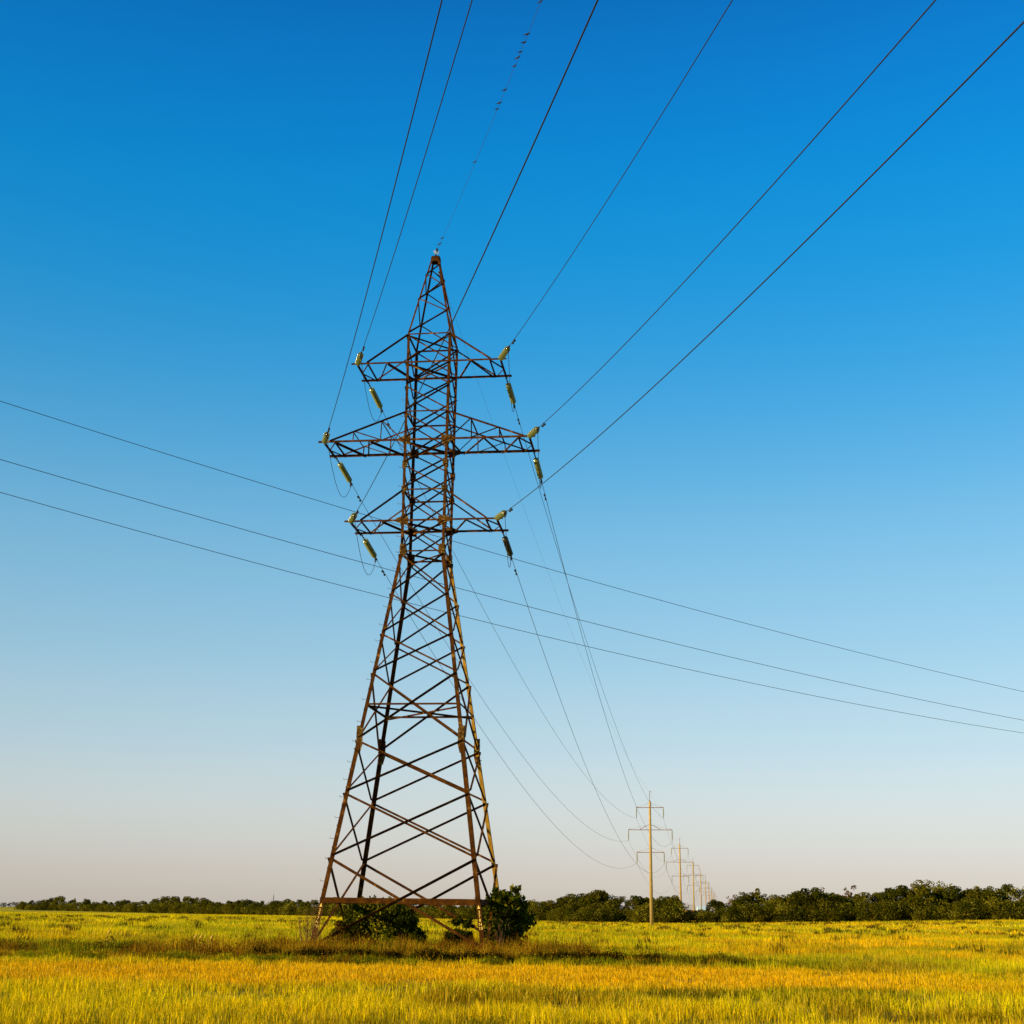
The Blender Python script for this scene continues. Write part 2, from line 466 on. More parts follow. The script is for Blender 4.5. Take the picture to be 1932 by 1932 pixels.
# bolted plates where the legs are spliced and the arms join
def gusset(sx, sy, z, w_, h_, arm=False):
    for nrm, u in ((Vy * sy, Vx * -sx), (Vx * sx, Vy * -sy)):
        mb = MB()
        c = corner(sx, sy, z) + nrm * 0.014 + u * (w_ * 0.3)
        if arm and abs(nrm.y) > 0.5:
            pts = [(-w_ * 0.95, -h_ * 0.16), (-w_ * 0.35, -h_ * 0.3), (w_ * 0.2, -h_ * 0.5), (w_ * 0.5, -h_ * 0.5), (w_ * 0.5, h_ * 0.42), (-w_ * 0.3, h_ * 0.42), (-w_ * 0.95, h_ * 0.2)]
        else:
            pts = [(-w_ * 0.35, -h_ * 0.5), (w_ * 0.2, -h_ * 0.5), (w_ * 0.5, -h_ * 0.2), (w_ * 0.5, h_ * 0.4), (w_ * 0.2, h_ * 0.5), (-w_ * 0.35, h_ * 0.5)]
        plate(mb, c, u, Vz, nrm, pts)
        for bx in (-0.2, 0.08, 0.32):
            for by in (-0.3, -0.05, 0.22):
                bolt(mb, c + u * bx * w_ + Vz * by * h_ + nrm * 0.011, nrm, 0.018, 0.03)
        for k in range(4):                   # splice bolts standing out sideways
            bolt(mb, corner(sx, sy, z + (k - 1.5) * h_ * 0.22) + u * -0.004 , -u, 0.014, 0.06)
        mb.build('gusset_plate', M_PLATE, pylon)
for sx in (-1, 1):
    for sy in (-1, 1):
        gusset(sx, sy, 19.26, 0.42, 0.46, True)
        gusset(sx, sy, 23.27, 0.40, 0.46, True)
        gusset(sx, sy, 22.05, 0.26, 0.4)
        gusset(sx, sy, 20.8, 0.28, 0.34)
        gusset(sx, sy, Z_KINK, 0.34, 0.62)
        gusset(sx, sy, 8.88, 0.32, 1.2)
# peak cap: a little box of plates
mb = MB()
for fc in FACES:
    n_, u_, ca, cb = fc
    plate(mb, (corner(*ca, 33.24) + corner(*cb, 33.24)) / 2 + n_ * 0.012, u_, Vz, n_, [(-0.19, -0.13), (0.19, -0.13), (0.175, 0.14), (-0.175, 0.14)])
mb.bar((-0.19, 0, 33.40), (0.19, 0, 33.40), 0.38, 0.02)
mb.build('peak_cap', M_RUST, pylon)

ARMS = [('lower', 19.26, 3.77, 20.78), ('middle', 23.27, 5.25, 24.72), ('upper', 27.26, 3.815, Z_TOP)]
for lv, z, L, zt in ARMS:
    h = half(z)
    arm = tag(empty('crossarm', (0, 0, 0)), None)
    arm.parent = pylon
    a = 0.105 if lv == 'middle' else 0.09
    for sy in (-1, 1):
        MB().angle((-L, sy * (h + 0.03), z + a / 2), (L, sy * (h + 0.03), z + a / 2), -Vz, Vy * -sy, a, 0.012).build('chord', M_RUST, arm)
    for sx in (-1, 1):
        lac = []
        def strut(x0, y0, x1, y1, a_=0.075, zz=0.0):
            MB().angle((sx * x0, y0, z - 0.045 + zz), (sx * x1, y1, z - 0.045 + zz), Vector((1, 0, 0)), -Vz, a_, 0.008, a_ * 0.8).build('lacing_bar', M_RUST, arm)
        strut(L - 0.3, -h - 0.02, L - 0.3, h + 0.02, 0.09, -0.03)
        strut(L - 0.82, -h, L - 0.82, h, 0.07)
        strut(L - 0.8, -h, L - 0.32, -0.1, 0.06, 0.012)
        strut(L - 0.32, 0.1, L - 0.8, h, 0.05, 0.012)
        if lv != 'middle':
            strut(L - 0.9, h, L - 1.72, -h, 0.065, 0.006)
            strut(L - 1.8, -h, h + 0.05, h, 0.105, 0.012)
        else:
            strut(L - 0.85, -h, L - 1.85, h, 0.11, 0.012)
            strut(L - 1.95, h, L - 2.45, -h, 0.07, 0.006)
            strut(L - 2.55, -h, L - 3.75, h, 0.11, 0.012)
            strut(L - 3.85, h, h + 0.05, -h, 0.075, 0.006)
        xe = L - (0.75 if lv != 'middle' else 0.55)
        for sy in (-1, 1):
            p0, p1 = Vector((sx * h, sy * (h + 0.02), zt - 0.02)), Vector((sx * xe, sy * (h + 0.02), z + 0.06))
            MB().angle(p0, p1, -Vz, Vy * sy, 0.075, 0.008).build('tie_bar', M_RUST, arm)
            if lv == 'middle':
                def on(x): return p0 + (p1 - p0) * ((x - h) / (xe - h))
                for x in (L - 1.75, L - 3.1):
                    q = on(x); q.x = sx * x
                    MB().angle(q, (sx * (x + 0.03), q.y, z), Vx * sx, Vy * sy, 0.05).build('post', M_RUST, arm)
                q = on(L - 1.75); q.x = sx * (L - 1.75)
                MB().angle(q, (sx * (L - 3.05), q.y, z + 0.05), -Vz, Vy * sy, 0.045).build('post', M_RUST, arm)
                q = on(L - 3.1); q.x = sx * (L - 3.1)
                MB().angle(q, (sx * (h + 0.1), q.y, z + 0.06), -Vz, Vy * sy, 0.045).build('post', M_RUST, arm)
        if lv == 'middle':
            for x in (L - 1.75, L - 3.1):
                zz = zt + (z - zt) * ((x - h) / (xe - h)) - 0.05
                MB().angle((sx * x, -h, zz), (sx * x, h, zz), Vx * sx, -Vz, 0.055).build('cross_strut', M_RUST, arm)

# painted numbers on the two near legs
def leg_text(sx, lines, leg):
    p0, p1 = corner(sx, -1, 0), corner(sx, -1, 4)
    up = (p1 - p0).normalized()
    z_ = Vector((0, -1, 0)); z_ = (z_ - up * z_.dot(up)).normalized()
    x_ = up.cross(z_).normalized()
    cu = bpy.data.curves.new('painted_number', 'FONT')
    cu.body = '\n'.join(lines); cu.align_x = 'CENTER'; cu.size = 0.175; cu.space_line = 0.93; cu.extrude = 0.0012; cu.offset = 0.001
    cu.materials.append(M_PAINT)
    tmp = bpy.data.objects.new('painted_number', cu); C.objects.link(tmp)
    me = bpy.data.meshes.new_from_object(tmp.evaluated_get(bpy.context.evaluated_depsgraph_get()))
    C.objects.unlink(tmp); bpy.data.objects.remove(tmp)
    me.materials.clear(); me.materials.append(M_PAINT)
    o = obj('painted_number', me, leg)
    c = corner(sx, -1, 1.62) + Vector((-sx * 0.095, -0.006, 0))
    o.matrix_local = Matrix(((x_.x, up.x, z_.x, c.x), (x_.y, up.y, z_.y, c.y), (x_.z, up.z, z_.z, c.z), (0, 0, 0, 1)))
    c = corner(sx, -1, 1.81) + Vector((-sx * 0.095, -0.006, 0))
    plate(MB(), c, x_, up, z_, [(-0.06, 0), (0.06, 0), (0, 0.15)], 0.002).build('painted_triangle', M_PAINT, leg)
leg_text(-1, ['3', '7', '7', 'N', '10'], legs[-1, -1])
leg_text(1, ['3', '7', '8', 'N', '10'], legs[1, -1])

# ------------------------------------------------------------------ line hardware
def tw(x, y, z):
    """tower frame -> world"""
    return np.array([TX, TY, 0]) + TR * x + TF * y + np.array([0, 0, z])
DISC_N, DISC_P = 13, 0.142
_disc = MB().lathe([(-0.075, 0.0), (-0.072, 0.045), (-0.04, 0.055), (-0.035, 0.075), (-0.02, 0.128), (0.0, 0.144), (0.014, 0.14), (0.012, 0.1), (0.0, 0.085), (0.02, 0.05), (0.065, 0.024), (0.067, 0.0)], (0, 0, 0), (1, 0, 0), 18).mesh('glass_disc')
_disc.materials.append(M_GLASS)
_disc.polygons.foreach_set('use_smooth', [True] * len(_disc.polygons))
_disc3 = _disc.copy(); _disc3.materials.clear(); _disc3.materials.append(mat_noise('dark_disc', (0.02, 0.017, 0.006), (0.05, 0.04, 0.012), 25, 0.35))
_disc2 = _disc.copy(); _disc2.materials.clear(); _disc2.materials.append(M_GLASSC)
def string(start, direction, link, label, group='glass insulator strings on the pylon arms', n=DISC_N, data=None, clamp=0.42):
    """insulator string pulled tight from the arm towards its span; returns the wire end"""
    d = Vector(direction).normalized()
    root = empty('insulator_string', start)
    root.rotation_mode = 'QUATERNION'
    root.rotation_quaternion = d.to_track_quat('X', 'Z')
    tag(root, label, 'insulator', group)
    mb = MB()
    mb.tube([(-0.02, 0, 0), (link, 0, 0)], 0.018, 6)
    k = 0.06
    while k < link:
        mb.bar((k - 0.04, 0, 0), (k + 0.04, 0, 0), 0.07, 0.05); k += 0.22
    mb.build('link_fitting', M_DARK, root)
    x = link + 0.08
    for i in range(n):
        o = obj('disc', data or _disc, root)
        o.location = (x + i * DISC_P, 0, 0)
    xe = x + n * DISC_P
    mb = MB().bar((xe - 0.08, 0, 0), (xe + clamp, 0, 0), 0.06, 0.07)
    mb.bar((xe + 0.1, 0, -0.02), (xe + 0.16, 0, -0.24), 0.05, 0.06)
    for i in range(4): mb.bar((xe + 0.1 + i * 0.03, -0.05, -0.04 - i * 0.045), (xe + 0.1 + i * 0.03, 0.05, -0.04 - i * 0.045), 0.022, 0.022)
    mb.build('strain_clamp', M_DARK, root)
    return np.array(start) + np.array(d) * (xe + clamp), np.array(start) + np.array(d) * (xe + 0.15) + np.array([0, 0, -0.24])

def wire(name, pts, r, mat, label, cat, group=None):
    return tag(MB().tube(pts, r, 6).build(name, mat, None, True), label, cat, group)

def damper(pos, d, label):
    """dumb-bell vibration damper hung under a wire"""
    d = Vector(d).normalized()
    root = empty('vibration_damper', pos)
    root.rotation_mode = 'QUATERNION'; root.rotation_quaternion = d.to_track_quat('X', 'Z')
    tag(root, label, 'damper', 'vibration dampers on the conductors')
    MB().bar((0, 0, 0.02), (0, 0, -0.10), 0.05, 0.05).tube([(-0.24, 0, -0.10), (0, 0, -0.09), (0.24, 0, -0.10)], 0.009, 5).build('clamp', M_DARK, root)
    for s in (-1, 1):
        MB().lathe([(0, 0.02), (0.02, 0.046), (0.12, 0.05), (0.15, 0.03)], (s * 0.14, 0, -0.1), (s, 0, 0), 10).build('weight', M_DARK, root)

PSI, A0, B0 = math.radians(169.286), -0.1637, 0.001016
A_DEV = {('upper', -1): (-0.011, -0.26), ('middle', -1): (0.003, -0.28), ('lower', -1): (0.020, -0.67), ('upper', 1): (0.005, 0.27), ('middle', 1): (-0.022, 1.0), ('lower', 1): (0.004, 0.15)}
SAG = {('upper', -1): 4.6, ('middle', -1): 5.2, ('lower', -1): 5.75, ('upper', 1): 4.2, ('middle', 1): 6.8, ('lower', 1): 6.6}
AZ = math.radians(8.98)
LD = np.array([math.sin(AZ), math.cos(AZ), 0]); LR = np.array([LD[1], -LD[0], 0])
POLE0, SPAN = np.array([24.23, 234.0, 0.0]), 150.0
P_ARMS = {'upper': (19.25, 2.35), 'middle': (15.54, 3.75), 'lower': (11.82, 2.35)}
INS_L = 1.62
SIDE = {-1: 'left', 1: 'right'}
def pole_pos(k):
    q = POLE0 + LD * SPAN * k
    q[2] = terrain(q[0], q[1]) - 0.1 if k else 0.0
    return q
def hang(k, lv, sx):
    z, hw = P_ARMS[lv]
    return pole_pos(k) + LR * sx * (hw - 0.06) + np.array([0, 0, z - 0.05 - INS_L - 0.12])
for lv, z, L, zt in ARMS:
    for sx in (-1, 1):
        # span towards and over the viewer
        psi = PSI + math.radians(A_DEV[lv, sx][1]); a = A0 + A_DEV[lv, sx][0]
        st = tw(sx * (L - 0.3), -half(z), z)
        f = lambda s: st + np.array([s * math.sin(psi), s * math.cos(psi), a * s + B0 * s * s])
        e1, j1 = string(st, f(2.4) - st, 0.16, f'tilted glass insulator string pointing at the viewer from {SIDE[sx]} end of {lv} crossarm')
        s0 = 2.46
        pts = [e1] + [f(s) for s in np.concatenate([np.linspace(s0 + 0.3, 70, 50), np.linspace(74, 160, 18)])]
        wire('power_line', pts, 0.0150, M_WIRE, f'dark conductor running overhead from the {SIDE[sx]} end of the {lv} crossarm', 'power line', 'conductors passing over the viewer')
        damper(f(3.6), f(3.7) - f(3.5), f'small black damper on the near conductor of the {lv} crossarm {SIDE[sx]} end')
        # span to the first concrete pole
        st2 = tw(sx * (L - 0.3), half(z), z)
        en = hang(0, lv, sx)
        S = SAG[lv, sx]
        dn = (en - st2); dist = np.linalg.norm(dn[:2])
        d = dn / np.linalg.norm(dn); d = d + np.array([0, 0, -4 * S / dist * 0.9])
        dark_discs = lv == 'lower' and sx == 1  # the lower right far string gets darker discs
        e2, j2 = string(st2, d, 0.8, f"{'dark sooty' if dark_discs else 'glass'} insulator string hanging outwards from far side of {lv} crossarm {SIDE[sx]} end", data=_disc3 if dark_discs else None)
        u = np.linspace(0, 1, 70)[:, None]
        W = e2 + (en - e2) * u; W[:, 2] -= 4 * S * (u * (1 - u))[:, 0]
        wire('power_line', list(W), 0.0135, M_WIREF, f'thin sagging conductor from {lv} crossarm {SIDE[sx]} end to the nearest concrete pole', 'power line', 'conductors between pylon and first pole')
        q = e2 + (W[1] - W[0]) * 0.55
        damper(q, W[1] - W[0], f'small black damper on the far conductor of the {lv} crossarm {SIDE[sx]} end')
        # slack jumper under the arm
        u = np.linspace(0, 1, 28)[:, None]
        J = j1 + (j2 - j1) * u
        J[:, 2] -= (5.6 * (u * (1 - u)) * (0.75 + 0.5 * u))[:, 0] * (0.95 if sx < 0 else 0.7)
        wire('jumper_wire', list(J), 0.0125, M_WIREF, f'slack jumper loop under the {SIDE[sx]} end of the {lv} crossarm', 'jumper wire', 'jumper loops under the crossarms')

# earth wire on the peak with its two clear discs
apex = tw(0, -0.1, 33.46)
psi = PSI + math.radians(-0.21)
fe = lambda s: apex + np.array([s * math.sin(psi), s * math.cos(psi), (A0 - 0.011) * s + B0 * s * s])
eg, _ = string(apex, Vector(fe(0.7) - apex) + Vector((0, 0, 0.35)), 0.16, 'single clear glass disc on the very tip of the pylon', 'clear discs of the earth wire', 1, _disc2, 0.12)
wire('earth_wire', [eg] + [fe(s) + np.array([0, 0, 0.1]) for s in np.concatenate([np.linspace(0.9, 70, 50), np.linspace(74, 160, 14)])], 0.0065, M_WIREF, 'thinnest wire from the pylon tip passing overhead with birds on it', 'earth wire')
ap2 = tw(0.12, 0.3, 32.75)
en = pole_pos(0) + np.array([0.25, 0, 21.7])
eg2, _ = string(ap2, (en - ap2) + np.array([0, 0, -14]), 0.1, 'single clear glass disc on the far side of the pylon peak', 'clear discs of the earth wire', 1, _disc2, 0.12)
u = np.linspace(0, 1, 60)[:, None]
W = eg2 + (en - eg2) * u; W[:, 2] -= 4 * 3.6 * (u * (1 - u))[:, 0]
wire('earth_wire', list(W), 0.005, M_WIREF, 'faint thin wire from the pylon peak to the tip of the nearest concrete pole', 'earth wire')

# ------------------------------------------------------------------ small line crossing in front of the pylon
az = math.radians(55)
dv = np.array([math.sin(az), math.cos(az), 0]); nv = np.array([-dv[1], dv[0], 0])
for off, cf, nm in ((0.0, (7.86e-4, -8.803e-2, 14.558), 'uppermost'), (-1.0, (8.49e-4, -8.112e-2, 12.537), 'middle'), (1.0, (1.02e-3, -8.055e-2, 12.194), 'lowest')):
    s = np.linspace(-34, 84, 90)
    P = np.array([-3, 46.0, 0]) + np.outer(s, dv) + nv * off
    P[:, 2] = np.polyval(cf, s)
    wire('power_line', list(P), 0.0095, M_WIREF, f'{nm} of the three thin wires slanting across the picture to the lower right', 'power line', 'three wires of the crossing line')

# ------------------------------------------------------------------ concrete poles of the continuing line
ORD = ['nearest', 'second', 'third', 'fourth', 'fifth', 'sixth', 'seventh', 'eighth', 'ninth', 'tenth']
_shaft = MB().lathe([(-0.3, 0.31), (20.25, 0.185), (20.3, 0.165)], (0, 0, 0), (0, 0, 1), 20)
_shaft.lathe([(19.55, 0.20), (19.75, 0.2)], (0, 0, 0), (0, 0, 1), 16)
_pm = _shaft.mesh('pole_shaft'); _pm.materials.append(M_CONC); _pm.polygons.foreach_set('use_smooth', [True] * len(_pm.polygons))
mb = MB().tube([(0, 0, 20.3), (0, 0, 22.05)], 0.045, 8).bar((0, 0, 22.0), (0.32, 0, 22.02), 0.04, 0.04).tube([(0.27, 0, 22.0), (0.27, 0, 21.72)], 0.02, 6)
mb.lathe([(20.2, 0.19), (20.42, 0.12)], (0, 0, 0), (0, 0, 1), 12)
_tm = mb.mesh('top_rod'); _tm.materials.append(M_ARM)
_arm_m, _tie_m = {}, {}
for lv, (z, hw) in P_ARMS.items():
    mb = MB()
    for sy in (-1, 1):
        mb.angle((-hw, sy * 0.19, z - 0.04), (hw, sy * 0.19, z - 0.04), Vector((0, 0, 1)), Vector((0, -sy, 0)), 0.09)
    for sx in (-1, 1):
        mb.bar((sx * (hw - 0.03), -0.2, z), (sx * (hw - 0.03), 0.2, z), 0.07, 0.06)
        mb.bar((sx * (hw - 0.05), 0, z + 0.03), (sx * (hw - 0.38), 0, z + 0.13), 0.08, 0.06)
    _arm_m[lv] = mb.mesh('crossarm'); _arm_m[lv].materials.append(M_ARM)
    mb = MB()
    for sx in (-1, 1):
        if lv == 'middle':
            mb.tube([(sx * 0.12, 0, z + 0.86), (sx * 0.55, 0, z + 0.72), (sx * 1.75, 0, z + 0.06)], 0.045, 6)
            mb.tube([(sx * 0.45, 0, z + 0.74), (sx * (hw - 0.3), 0, z + 0.12)], 0.014, 5)
        else:
            mb.tube([(sx * 0.1, 0, z + 0.8), (sx * 0.48, 0, z + 0.62)], 0.035, 6)
            mb.tube([(sx * 0.45, 0, z + 0.64), (sx * (hw - 0.35), 0, z + 0.12)], 0.014, 5)
    _tie_m[lv] = mb.mesh('tie_rod'); _tie_m[lv].materials.append(M_ARM)
mb = MB()
prof = [(0, 0.02), (0.1, 0.03)]
for i in range(10):
    x = 0.14 + i * 0.14
    prof += [(x, 0.05), (x + 0.05, 0.125), (x + 0.08, 0.12), (x + 0.1, 0.04)]
prof += [(INS_L, 0.03)]
mb.lathe([(-d, r) for d, r in prof], (0, 0, 0), (0, 0, 1), 10)
_ins = mb.mesh('glass_stack'); _ins.materials.append(M_INSF); _ins.polygons.foreach_set('use_smooth', [True] * len(_ins.polygons))
_icl = MB().bar((0, -0.22, -INS_L - 0.05), (0, 0.22, -INS_L - 0.05), 0.07, 0.09).bar((0, 0, -INS_L), (0, 0, -INS_L - 0.1), 0.05, 0.05).mesh('suspension_clamp'); _icl.materials.append(M_DARK)
N_POLE = 9
for k in range(N_POLE):
    q = pole_pos(k)
    root = tag(empty('concrete_power_pole', q, -AZ), f'{ORD[k]} concrete power pole with three crossarms in the receding row' if k else 'largest and nearest concrete power pole with three crossarms in the field', 'power pole', 'row of concrete poles')
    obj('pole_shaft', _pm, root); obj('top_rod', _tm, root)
    for lv in P_ARMS:
        ao = obj('crossarm', _arm_m[lv], root)
        obj('tie_rod', _tie_m[lv], ao)
    for lv, (z, hw) in P_ARMS.items():
        for sx in (-1, 1):
            if k < 3:
                p_ = q + LR * sx * (hw - 0.06) + np.array([0, 0, z - 0.05])
                r_ = tag(empty('hanging_insulator', p_, -AZ), f'insulator hanging from the {SIDE[sx]} end of the {lv} arm on the {ORD[k]} concrete pole', 'insulator', 'hanging insulators of the concrete poles')
                obj('glass_stack', _ins, r_); obj('clamp', _icl, r_)
            else:
                o = obj('hanging_insulator', _ins, root); o.location = (sx * (hw - 0.06), 0, z - 0.05)
    if 0 < k < 6:
        for lv in P_ARMS:
            for sx in (-1, 1):
                a_, b_ = hang(k - 1, lv, sx), hang(k, lv, sx)
                u = np.linspace(0, 1, 40)[:, None]; W = a_ + (b_ - a_) * u; W[:, 2] -= 4 * 3.9 * (u * (1 - u))[:, 0]
                wire('power_line', list(W), 0.0135, M_WIREF, f'{SIDE[sx]} {lv} conductor between the {ORD[k-1]} and {ORD[k]} concrete poles', 'power line', 'conductors between the concrete poles')
        a_, b_ = pole_pos(k - 1) + np.array([0.27, 0, 21.7]), pole_pos(k) + np.array([0.27, 0, 21.7])
        u = np.linspace(0, 1, 30)[:, None]; W = a_ + (b_ - a_) * u; W[:, 2] -= 4 * 2.6 * (u * (1 - u))[:, 0]
        wire('earth_wire', list(W), 0.005, M_WIREF, f'faint top wire between the tips of the {ORD[k-1]} and {ORD[k]} concrete poles', 'earth wire')

# ------------------------------------------------------------------ birds on the earth wire
def bird_mesh(seed):
    r = random.Random(seed)
    mb = MB()
    #     x      z     half width  half height   (x: towards the beak)
    sec = [(-0.125, 0.020, 0.012, 0.003), (-0.085, 0.030, 0.013, 0.005), (-0.055, 0.040, 0.016, 0.012), (-0.025, 0.047, 0.027, 0.026), (0.005, 0.052, 0.031, 0.032),
           (0.030, 0.060, 0.027, 0.028), (0.046, 0.074, 0.018, 0.019), (0.058, 0.084, 0.019, 0.019), (0.072, 0.086, 0.015, 0.015), (0.080, 0.084, 0.006, 0.006), (0.094, 0.081, 0.001, 0.001)]
    n = 10; vs = []; fs = []
    for x, z, a, b in sec:
        for k in range(n):
            q = 2 * math.pi * k / n
            vs.append((x, a * math.cos(q), z + b * math.sin(q)))
    for i in range(len(sec) - 1):
        for k in range(n): fs.append((i * n + k, i * n + (k + 1) % n, (i + 1) * n + (k + 1) % n, (i + 1) * n + k))
    fs += [tuple(range(n - 1, -1, -1)), tuple((len(sec) - 1) * n + k for k in range(n))]
    mb.add(vs, fs)
    for s in (-1, 1):
        mb.tube([(0.0, s * 0.012, 0.028), (0.004, s * 0.012, 0.0)], 0.003, 4)
    me = mb.mesh('bird'); me.materials.append(M_BIRD); me.polygons.foreach_set('use_smooth', [True] * len(me.polygons))
    return me
_bird = bird_mesh(1)
bird_px = [(1014, 3.6), (990, 65.7), (984, 81), (977, 98.6), (973, 109.6), (966, 124.7), (948, 170.5), (938.6, 195.6), (934, 206.7), (894.5, 306.8), (834.6, 451.7), (830, 462.7)]
bird_lab = ['topmost bird on the thin wire, close under the picture edge', 'larger bird below the topmost one on the thin wire', 'small bird just above the tight group on the thin wire',
            'upper bird of the close pair on the thin wire', 'lower bird of the close pair on the thin wire', 'bird just below the close pair on the thin wire',
            'bird alone between the upper group and the lower pair on the thin wire', 'upper bird of the middle pair on the thin wire', 'lower bird of the middle pair on the thin wire',
            'solitary small bird halfway down the thin wire', 'second bird above the pylon tip on the thin wire', 'bird perched nearest to the pylon tip disc']
ss = np.linspace(0.8, 60, 6000)
FP = np.array([fe(s) + np.array([0, 0, 0.1]) for s in ss])
for (x, y), lab in zip(bird_px, bird_lab):
    r = ray(x, y)
    D = FP - np.array([0, 0, EYE])
    D = D / np.linalg.norm(D, axis=1)[:, None]
    i = int(np.argmax(D @ (r / np.linalg.norm(r))))
    o = obj('bird', _bird); o.location = FP[i] + np.array([0, 0, 0.006])
    o.rotation_euler = (0, 0, random.uniform(-0.45, 0.35)); s_ = random.uniform(0.95, 1.25); o.scale = (s_, s_, s_)
    tag(o, lab, 'bird', 'birds perched on the thin wire')

# ------------------------------------------------------------------ foliage
def rot_rand(n, r, flat=1.0):
    """random orthonormal frames"""
    a = r.normal(size=(n, 3)); a[:, 2] *= flat
    a /= np.linalg.norm(a, axis=1)[:, None]
    b = r.normal(size=(n, 3)); b -= a * (a * b).sum(1)[:, None]; b /= np.linalg.norm(b, axis=1)[:, None]
    return a, b
def leaves(centers, size, cols, r, aspect=0.6):
    n = len(centers)
    nrm, u = rot_rand(n, r)
    v = np.cross(nrm, u)
    s = size[:, None] if np.ndim(size) else size
    P = np.stack([centers - u * s, centers + v * s * aspect, centers + u * s, centers - v * s * aspect], 1).reshape(-1, 3)
    Fq = np.arange(n * 4).reshape(n, 4)
    return P, Fq, np.repeat(cols, 4, 0)
def crown_mesh(name, seed, h, w, n, leaf, z0, tones, nclump=26, shape='round', gap=0.25, sprigs=0):
    """leafy crown: clumps of leaf faces spread through a lumpy volume"""
    r = np.random.default_rng(seed)
    cl = []
    while len(cl) < nclump:
        p_ = r.uniform(-1, 1, 3)
        if np.linalg.norm(p_) > 1: continue
        p_ /= max(np.linalg.norm(p_) ** 0.55, 0.2)
        z = (p_[2] + 1) / 2
        wid = {'round': 0.55 + 0.45 * math.sin(math.pi * min(1, z * 0.8 + 0.18)), 'tall': 0.8 * (1 - 0.55 * z), 'spread': 0.35 + 0.65 * z, 'bush': 1.0 - 0.45 * z * z}[shape]
        cl.append((p_[0] * w / 2 * wid, p_[1] * w / 2 * wid, z0 + z * (h - z0), r.uniform(0.10, 0.25) * w * (0.8 if z > 0.75 else 1.0)))
    for _ in range(sprigs):                  # loose shoots standing out of the outline
        q = r.uniform(0, 6.28); zz = r.uniform(0.55, 1.0)
        cl.append((math.cos(q) * w * 0.46 * (1.15 - 0.6 * zz), math.sin(q) * w * 0.46 * (1.15 - 0.6 * zz), h * (zz * 0.72 + 0.31), w * r.uniform(0.05, 0.09)))
    cl = np.array(cl); nclump = len(cl); wgt = cl[:, 3] ** 1.5; wgt /= wgt.sum()
    k = r.choice(nclump, n, p=wgt)
    d = r.normal(size=(n, 3)); d /= np.linalg.norm(d, axis=1)[:, None]
    rad = r.uniform(0.35, 1.0, n) ** 0.6 if not sprigs else np.abs(r.normal(0.72, 0.28, n))
    c = cl[k, :3] + d * (rad * cl[k, 3])[:, None] * np.array([1, 1, 0.8])
    keep = (c[:, 2] > 0.02) & (c[:, 2] < h * (1.12 if sprigs else 1.04))
    c, k = c[keep], k[keep]
    tone = np.array(tones)[r.integers(0, len(tones), nclump)][k]
    tone = tone * r.uniform(0.7, 1.3, (len(c), 1))
    P, Fq, cc = leaves(c, leaf * r.uniform(0.6, 1.3, len(c)), tone, r)
    me = np_mesh(name, P, [Fq], cc)
    me.materials.append(M_LEAF)
    return me
def trunk_mesh(name, h, r0, seed, spread=1.0):
    r = random.Random(seed); mb = MB()
    top = Vector((r.uniform(-0.3, 0.3), r.uniform(-0.3, 0.3), h * 0.6))
    mb.tube([(0, 0, -0.2), (top.x * 0.4, top.y * 0.4, h * 0.3), top], r0, 7, r0 * 0.45)
    for i in range(6):
        s = Vector((0, 0, h * r.uniform(0.18, 0.5))); a = r.uniform(0, 6.28)
        e = s + Vector((math.cos(a) * spread * r.uniform(0.7, 1.4), math.sin(a) * spread * r.uniform(0.7, 1.4), h * r.uniform(0.2, 0.4)))
        mb.tube([s, (s + e) / 2 + Vector((0, 0, 0.15)), e], r0 * 0.45, 5, r0 * 0.12)
    me = mb.mesh(name); me.materials.append(M_BARK)
    return me
DK, OL, PA, BR, MID = (0.045, 0.048, 0.003), (0.105, 0.090, 0.004), (0.20, 0.175, 0.014), (0.16, 0.08, 0.007), (0.072, 0.072, 0.003)
KIND = {}          # unit trees 10 m high, scaled per tree
def kind(name, seeds, tones, shape, w, n=4600, leaf=0.31, z0=0.1, nclump=34):
    KIND[name] = [(crown_mesh('crown', s, 10, w, n, leaf, z0, tones, nclump, shape), trunk_mesh('trunk', 10, 0.2, s)) for s in seeds]
kind('dark', (11, 12, 13, 14), [DK, DK, MID, OL], 'round', 9.0)
kind('olive', (21, 22, 23), [OL, OL, MID, PA], 'round', 9.5)
kind('pale', (31, 32), [PA, PA, OL], 'spread', 9.5, 2600)
kind('tall', (41, 42), [MID, OL, PA], 'tall', 6.5, 2300)
kind('twiggy', (51,), [OL, BR, PA], 'spread', 5.0, 1500, 0.28)
kind('brown', (61, 62), [BR, OL, BR], 'round', 9.0)
kind('shrub', (71, 72, 73, 74), [OL, DK, MID, PA, OL], 'bush', 18.0, 3000, 0.45, 0.0)

